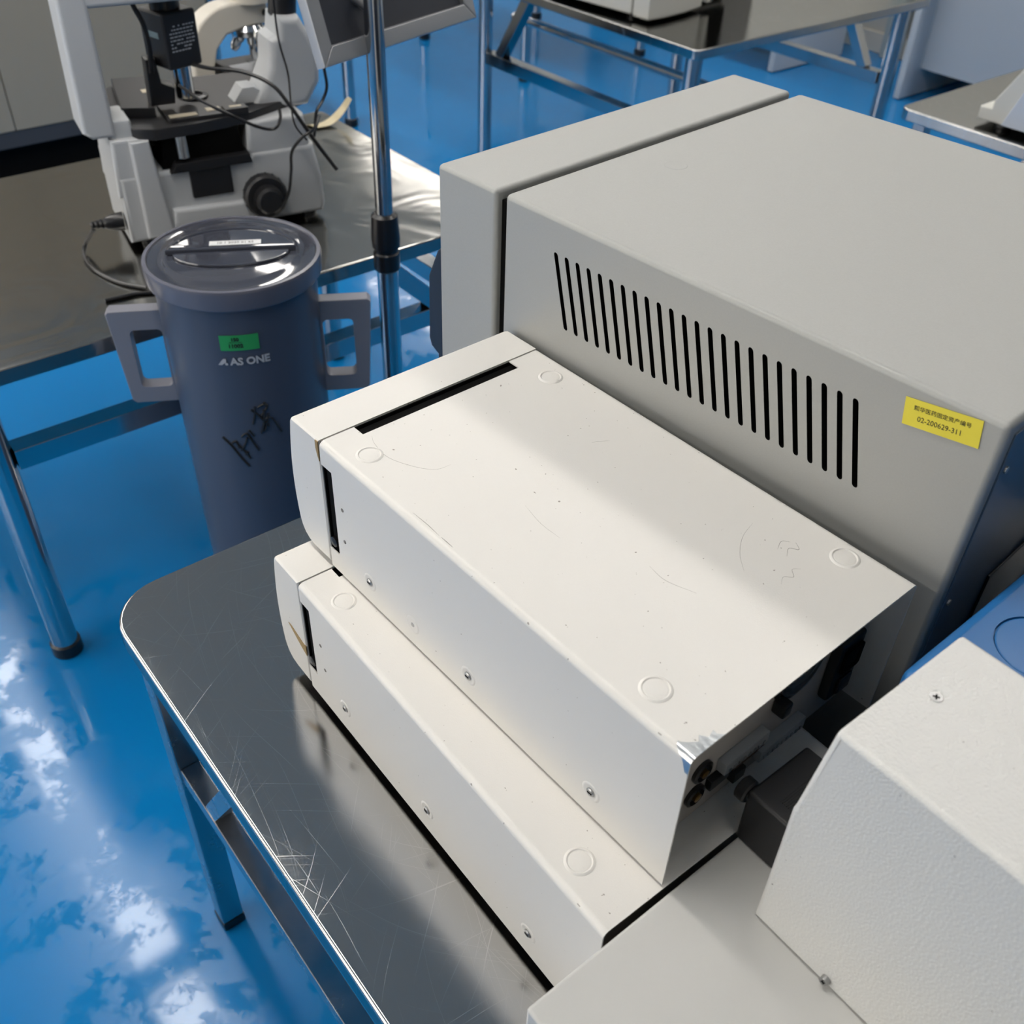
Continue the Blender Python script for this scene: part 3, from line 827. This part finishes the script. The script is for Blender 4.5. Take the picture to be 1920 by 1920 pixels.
neck = prism([(.235, .205), (.262, .245), (.282, .283), (.287, .330), (.302, .336), (.308, .368), (.350, .366), (.372, .325), (.383, .285), (.380, .245), (.352, .205)], .05, .135, .016, 4, 'xz')
nk = obj('eyepiece_neck', neck, MWHITE, M_, angle=25)
ey = obj('eyepiece_mount', cyl((.329, .092, .360), (.337, .092, .420), .026, 24, .003), BLACK, nk)
for s in (-1, 1):
    obj('eyepiece', cyl((.345, .092 + s * .032, .405), (.395, .092 + s * .034, .475), .016, 20, .002), BLACK, nk)
np_ = obj('nosepiece_block', prism([(.048, .141), (.204, .141), (.198, .202), (.056, .202)], .006, .165, .003, 2, 'xz'), DARK, M_)
obj('nosepiece_cover', bx(.092, .170, -.006, .03, .082, .142, .003), BLACK, mb)
obj('nosepiece_ledge', prism([(.058, .136), (.212, .136), (.208, .154), (.070, .154)], -.012, .03, .003, 2, 'xz'), BLACK, mb)
obj('objective', cyl((.088, -.002, .160), (.088, .004, .199), .012, 18, .001), CHROME, np_)
obj('objective', cyl((.045, .05, .170), (.050, .065, .200), .012, 18, .001), BLACKGLOSS, np_)
stg = [(-.010, .10), (-.006, .035), (.010, .006), (.045, -.010), (.120, -.006), (.225, .014), (.352, .078), (.352, .20), (.268, .262), (.02, .262), (-.01, .24)]
sg = obj('stage', prism(stg, .200, .220, .002, 2), STAGE, M_)
obj('specimen_slide_rail', prism([(.006, .070), (.062, .050), (.085, .240), (.024, .250)], .220, .238, .002, 2), STAGE, sg)
obj('slide_holder', prism(rrect(.075, .215, .010, .110, .006, 3), .220, .226, .001, 2), STAGE, sg)
obj('stage_clip_block', bx(.178, .222, .008, .035, .220, .232, .002), STAGE, sg)
for a0, a1, b0, b1, h in ((.080, .130, .018, .034, .227), (.150, .176, .030, .048, .227), (.190, .212, .018, .026, .2325), (.060, .082, .140, .160, .2385)):
    obj('cream_tag', bx(a0, a1, b0, b1, h - .0012, h), CREAM, sg)
obj('white_stage_clip', prism([(.205, .220), (.268, .220), (.268, .238), (.250, .250), (.228, .250)], .060, .105, .003, 2, 'xz'), MWHITE, sg)
obj('stage_ring', lathe([(.026, .226), (.026, .230), (.020, .2315), (.017, .2315), (.017, .227)], 28, (.150, .120, 0)), BLACKGLOSS, sg)
colm = prism([(-.075, .222), (-.060, .210), (-.020, .210), (-.020, .66), (-.064, .66)], .004, .105, .008, 3, 'xz')
cm = obj('illumination_column', colm, MWHITE, M_)
obj('illumination_arm', bx(-.060, .200, .006, .098, .419, .500, .008, 3), MWHITE, M_)
obj('column_bracket', bx(-.030, .010, .01, .10, .196, .236, .006), MWHITE, M_)
LR = Matrix.Translation((.117, .076, 0)) @ Matrix.Rotation(math.radians(22), 4, 'Z') @ Matrix.Translation((-.117, -.076, 0))
lh = obj('lamp_house', xform(bx(.082, .152, .040, .112, .302, .396, .005, 3), LR), BLACK, M_)
obj('lamp_stem', cyl((.115, .074, .394), (.115, .074, .422), .026, 22, .002), BLACKGLOSS, lh)
k = 0
for row in range(8):
    x = .092
    while x < .141:
        w = random.choice((.003, .005, .007, .004)); 
        if random.random() < .82: obj('printed_mark', xform(bx(x, min(x + w, .144), .0396, .0402, .372 - row * .0058, .3742 - row * .0058), LR), PALE, lh)
        x += w + .0018
obj('lamp_sticker', xform(bx(.0816, .0822, .060, .092, .352, .362), LR), mat('pale_teal_sticker', (0.35, 0.48, 0.52), 0.4), lh)
obj('condenser', lathe([(.014, .236), (.017, .240), (.017, .300), (.012, .304)], 22, (.128, .085, 0)), CHROME, M_)
pg = obj('plug_block', prism([(.058, .237), (.102, .237), (.106, .264), (.084, .276), (.080, .318), (.062, .318)], .058, .092, .004, 2, 'xz'), BLACKGLOSS, sg)
kb = [(.033, 0), (.041, .004), (.042, .022), (.038, .026), (.027, .027), (.0265, .046), (.021, .050), (0, .050)]
fk = obj('focus_knob', lathe(kb, 36, (.226, -.001, .070), (0, -1, 0)), BLACK, M_)
for k in range(18):
    a = 2 * PI * k / 18
    obj('knob_ridge', cyl((.226 + .0415 * math.cos(a), -.006, .070 + .0415 * math.sin(a)), (.226 + .0415 * math.cos(a), -.020, .070 + .0415 * math.sin(a)), .0013, 6), BLACK, fk)
pl = obj('power_plug', lathe([(.004, 0), (.007, .004), (.006, .008), (.008, .012), (.007, .016), (.009, .020), (.008, .024), (.012, .030), (.016, .046), (.017, .060)], 16, (-.098, .030, .050), (1, -.08, 0.0)), BLACKGLOSS, M_)

# ------------------------------------------------------------------ cables of the microscope
def cable(label, pts, r=.003, group='black cables around the microscope'):
    pts = [Vector(Z(p)) for p in pts]
    o = pts[0].copy()
    c = obj('cable', sweep([p - o for p in smooth_path(pts, 8)], r, 10), BLACKGLOSS, None, o)
    return tag(c, label, 'cable', group)
cable('black power cord curling on the table beside the microscope plug', [(-0.925, 0.352, 0.020), (-0.942, 0.345, 0.0), (-0.951, 0.336, -0.018), (-0.918, 0.322, -0.0265), (-0.858, 0.32, -0.0265), (-0.79, 0.337, -0.0265), (-0.744, 0.367, -0.0265)], .0034)
cable('short black cord end lying on the table edge beside the grey jar', [(-0.722, 0.372, -0.0267), (-0.734, 0.345, -0.0267), (-0.737, 0.325, -0.0267), (-0.742, 0.291, -0.0267)], .0032)
cable('thick black cable hanging from the microscope arm down to the stage plug', [(-0.921, 0.497, 0.42), (-0.920, 0.505, 0.383), (-0.918, 0.515, 0.354), (-0.927, 0.522, 0.316), (-0.935, 0.520, 0.268)], .0042)
cable('long black cable crossing the stage and ending over the table', [(-0.936, 0.583, 0.277), (-0.9, 0.612, 0.271), (-0.861, 0.66, 0.266), (-0.824, 0.696, 0.247), (-0.8, 0.716, 0.212), (-0.785, 0.741, 0.163), (-0.771, 0.763, 0.122), (-0.758, 0.778, 0.094)], .0036)
cable('thin black cable running down the front of the eyepiece neck', [(-0.876, 0.744, 0.40), (-0.872, 0.743, 0.31), (-0.861, 0.749, 0.251), (-0.840, 0.738, 0.2), (-0.824, 0.734, 0.167), (-0.812, 0.749, 0.14)], .0019)
cable('black cable drooping in a loop below the stage edge', [(-0.901, 0.552, 0.251), (-0.866, 0.577, 0.228), (-0.840, 0.615, 0.204), (-0.831, 0.66, 0.177), (-0.83, 0.693, 0.167), (-0.837, 0.711, 0.18), (-0.846, 0.716, 0.195)], .0030)
cable('black cable rising from behind the focus knob', [(-0.812, 0.668, 0.018), (-0.804, 0.693, 0.049), (-0.802, 0.704, 0.094), (-0.797, 0.707, 0.13), (-0.775, 0.719, 0.161), (-0.772, 0.746, 0.174), (-0.795, 0.770, 0.186)], .0030)
cable('black cable bowed out behind the eyepiece neck', [(-0.908, 0.846, 0.29), (-0.908, 0.852, 0.23), (-0.906, 0.853, 0.195), (-0.898, 0.836, 0.174), (-0.882, 0.812, 0.160), (-0.868, 0.795, 0.12)], .0030)
# curled tape on the table edge
b = bmesh.new(); rows = []
cl = smooth_path([(-1.305, 1.020, .004), (-1.297, 1.055, .006), (-1.300, 1.085, .014), (-1.300, 1.110, .032), (-1.290, 1.124, .056)], 6)
for i, p in enumerate(cl):
    w = .022 * (1 - .55 * i / (len(cl) - 1))
    s = Vector((.94, .22, .10)).normalized()
    rows.append((b.verts.new(p - s * w), b.verts.new(p + Vector((0, 0, .004))), b.verts.new(p + s * w)))
for a, c in zip(rows, rows[1:]):
    b.faces.new((a[0], c[0], c[1], a[1])); b.faces.new((a[1], c[1], c[2], a[2]))
geo = bmesh.ops.extrude_face_region(b, geom=list(b.faces))
bmesh.ops.translate(b, vec=(0, 0, .001), verts=[v for v in geo['geom'] if isinstance(v, bmesh.types.BMVert)])
tp = obj('peeled_tape', b, TAPE, None, (0, 0, TZ - .003), angle=60)
tag(tp, 'curled strip of yellowed tape lifting off the table edge behind the microscope', 'tape')

# ================================================================== upright microscope
U_ = thing('upright_microscope', 'smaller cream upright microscope with silver objectives, behind the inverted one', 'microscope', (-1.275, 0.845, TZ), 0.0)
obj('base', bx(-.095, .10, -.10, .085, 0, .045, .010, 3), MCREAM, U_)
armp = []
for k in range(13):
    a = k / 12 * PI / 2
    armp.append((-.115 + .115 * (1 - math.cos(a)) * 0.9, .215 + .095 * math.sin(a)))
arm_poly = [(-.075, .04), (-.108, .06), (-.118, .16)] + armp + [(.070, .310), (.070, .262), (.010, .258)] + \
           [(-.060 + .060 * math.sin(a), .200 + .058 * math.cos(a)) for a in [k / 6 * PI / 2 for k in range(0, 0)]] + [(-.030, .250), (-.056, .225), (-.068, .190), (-.066, .12), (-.050, .06), (-.045, .04)]
obj('arm', prism(arm_poly, -.030, .026, .007, 3, 'yz'), MCREAM, U_, angle=30)
hd = obj('head', lathe([(.030, .300), (.046, .306), (.048, .345), (.040, .352), (.0, .352)], 32, (0, .045, 0)), MCREAM, U_)
obj('set_screw', cyl((.028, .060, .285), (.036, .062, .285), .007, 16, .001), BLACKGLOSS, U_)
tr = obj('nosepiece', lathe([(.012, .232), (.034, .240), (.038, .252), (.030, .262), (.0, .264)], 28, (0, .030, 0)), CHROME, U_)
for (dx, dy, tilt, ln) in ((.006, .026, 0, .058), (-.012, -.012, -1, .046), (.026, .052, .9, .036), (-.02, .05, .5, .036)):
    p0 = Vector((dx, .026 + dy * .4, .246)); p1 = p0 + Vector((dx * .5, dy * .35 if tilt else .002, -1)).normalized() * ln
    if tilt == -1: p1 = p0 + Vector((.15, -.62, -.76)).normalized() * ln
    obj('objective', lathe([(.013, 0), (.013, ln * .45), (.0105, ln * .5), (.0105, ln * .8), (.006, ln), (0, ln)], 20, p0, p1 - p0), CHROME, tr)
st = obj('stage', bx(-.07, .075, -.062, .088, .166, .176, .002), STAGE, U_)
obj('stage_top_plate', bx(.0, .072, -.050, .055, .176, .182, .002), ALU, st)
obj('stage_opening', lathe([(.030, .1762), (.030, .1775), (.022, .1778), (0, .1778)], 28, (-.02, .060, 0)), BLACKGLOSS, st)
obj('slide_clamp', bx(-.03, .066, -.060, -.046, .182, .196, .002), STAGE, st)
obj('stage_bracket', bx(-.03, .03, -.065, -.02, .10, .168, .004), MCREAM, U_)
obj('substage_condenser', lathe([(.012, .110), (.022, .118), (.022, .160), (.014, .166)], 24, (-.01, .03, 0)), BLACKGLOSS, U_)
for s in (-1, 1):
    obj('focus_knob', lathe([(.020, 0), (.022, .004), (.022, .018), (.014, .020), (.014, .030), (0, .031)], 24, (s * .026, -.075, .085), (s, 0, 0)), BLACKGLOSS, U_)

# ================================================================== background furniture
# beige cupboard on the left
CB = thing('storage_cabinet', 'beige flat-front cabinet with charcoal base strip along the left background', 'cabinet', (-3.10, 0.0, 0), 0)
obj('plinth', bx(-.46, -.07, -1.5, 1.57, 0.0, .135), DARK, CB)  # shadow of the kick recess put into the near-black colour
obj('base_strip', bx(-.46, -.004, -1.5, 1.575, .13, .186), PLINTH, CB)
obj('carcass', bx(-.46, -.022, -1.5, 1.575, .186, 1.9), BEIGE, CB)
for y, y2 in ((-1.499, -.745), (-.741, .013), (.017, .770), (.774, 1.574)):
    dr = obj('door', bx(-.021, 0, y, y2, .189, 1.896, .0015), BEIGE, CB)
    obj('door_handle', bx(.0, .018, y2 - .05, y2 - .038, .95, 1.10, .003), ALU, dr)
# desks by the back wall
def desk(label, x, y, w, side):
    t = thing('desk', label, 'desk', (x, y, 0), 0, 'white panel desks by the back wall')
    s = side
    obj('end_panel', bx(min(0, s * .034), max(0, s * .034), 0, .57, 0.004, .74, .006, 2), DESK, t)
    obj('end_panel', bx(min(s * (w - .034), s * w), max(s * (w - .034), s * w), 0, .57, 0.004, .74, .006, 2), DESK, t)
    obj('modesty_panel', bx(min(s * .034, s * (w - .034)), max(s * .034, s * (w - .034)), .12, .142, .13, .74), DESK, t)
    obj('desk_top', bx(min(-s * .01, s * (w + .01)), max(-s * .01, s * (w + .01)), -.02, .58, .74, .768, .003), DESK, t)
desk('white panel desk behind the far steel table, left of the gap', -2.425, 4.25, 1.4, -1)
desk('white panel desk behind the cream machine, right of the gap', -1.835, 4.44, 1.5, 1)
PLR = obj('wall_pipe_cover', bx(-2.30, -2.20, 4.97, 5.03, .0, 2.2, .006), mat('pipe_grey_green', (0.34, 0.40, 0.42), 0.5))
tag(PLR, 'grey-green vertical duct on the wall between the two white desks', 'duct')
# large white device on the far table
D3 = thing('benchtop_device', 'large off-white device on the far steel table at the top of the picture', 'lab instrument', (-1.45, 2.30, FL), 0.10)
obj('side_housing', bx(-.85, -.072, 0, .50, .014, .36, .008, 3), DEVICE, D3)
fp = []
obj('front_cover', prism([(-.066, .004), (0, .0), (.012, .07), (.012, .17), (.0, .27), (-.066, .29)], .008, .36, .010, 3), DEVICE, D3)
obj('inner_frame', bx(-.075, -.06, .01, .49, .03, .35), DARK, D3)
obj('dark_end', bx(-.45, -.10, .52, .72, .006, .26, .006), mat('grey_machine_end', (0.36, 0.36, 0.35), 0.4), D3)
for k in range(3): obj('fin', bx(-.02 + .0, .004, .295 + k * .007, .299 + k * .007, .022, .33), DEVICE, D3)
obj('screw', lathe([(.005, 0), (.005, .010), (0, .011)], 14, (-.105, 0, .075), (0, -1, 0)), DARK, D3)
for u in (-.80, -.10):
    for v in (.05, .44): obj('foot', lathe([(.018, 0), (.02, .004), (.02, .03)], 18, (u, v, 0)), BLACKGLOSS, D3)
# cream machine at the right edge
D4 = thing('cream_machine', 'cream stepped machine with pale blue side on the right background table', 'lab instrument', (-0.345, 2.335, FL), 0.03)
obj('body', prism([(.0, .012), (.44, .012), (.44, .42), (.20, .42), (.135, .255), (.030, .062), (.030, .044), (.0, .042)], .030, .50, .006, 2, 'xz'), DEVICE, D4)
obj('side_cover', prism([(.068, .014), (.44, .014), (.44, .41), (.225, .41), (.150, .25)], .022, .034, .003, 2, 'xz'), DEVICEB, D4)
for u in (.06, .38):
    for v in (.06, .44): obj('foot', lathe([(.018, 0), (.02, .003), (.02, .014)], 18, (u, v, 0)), BLACKGLOSS, D4)
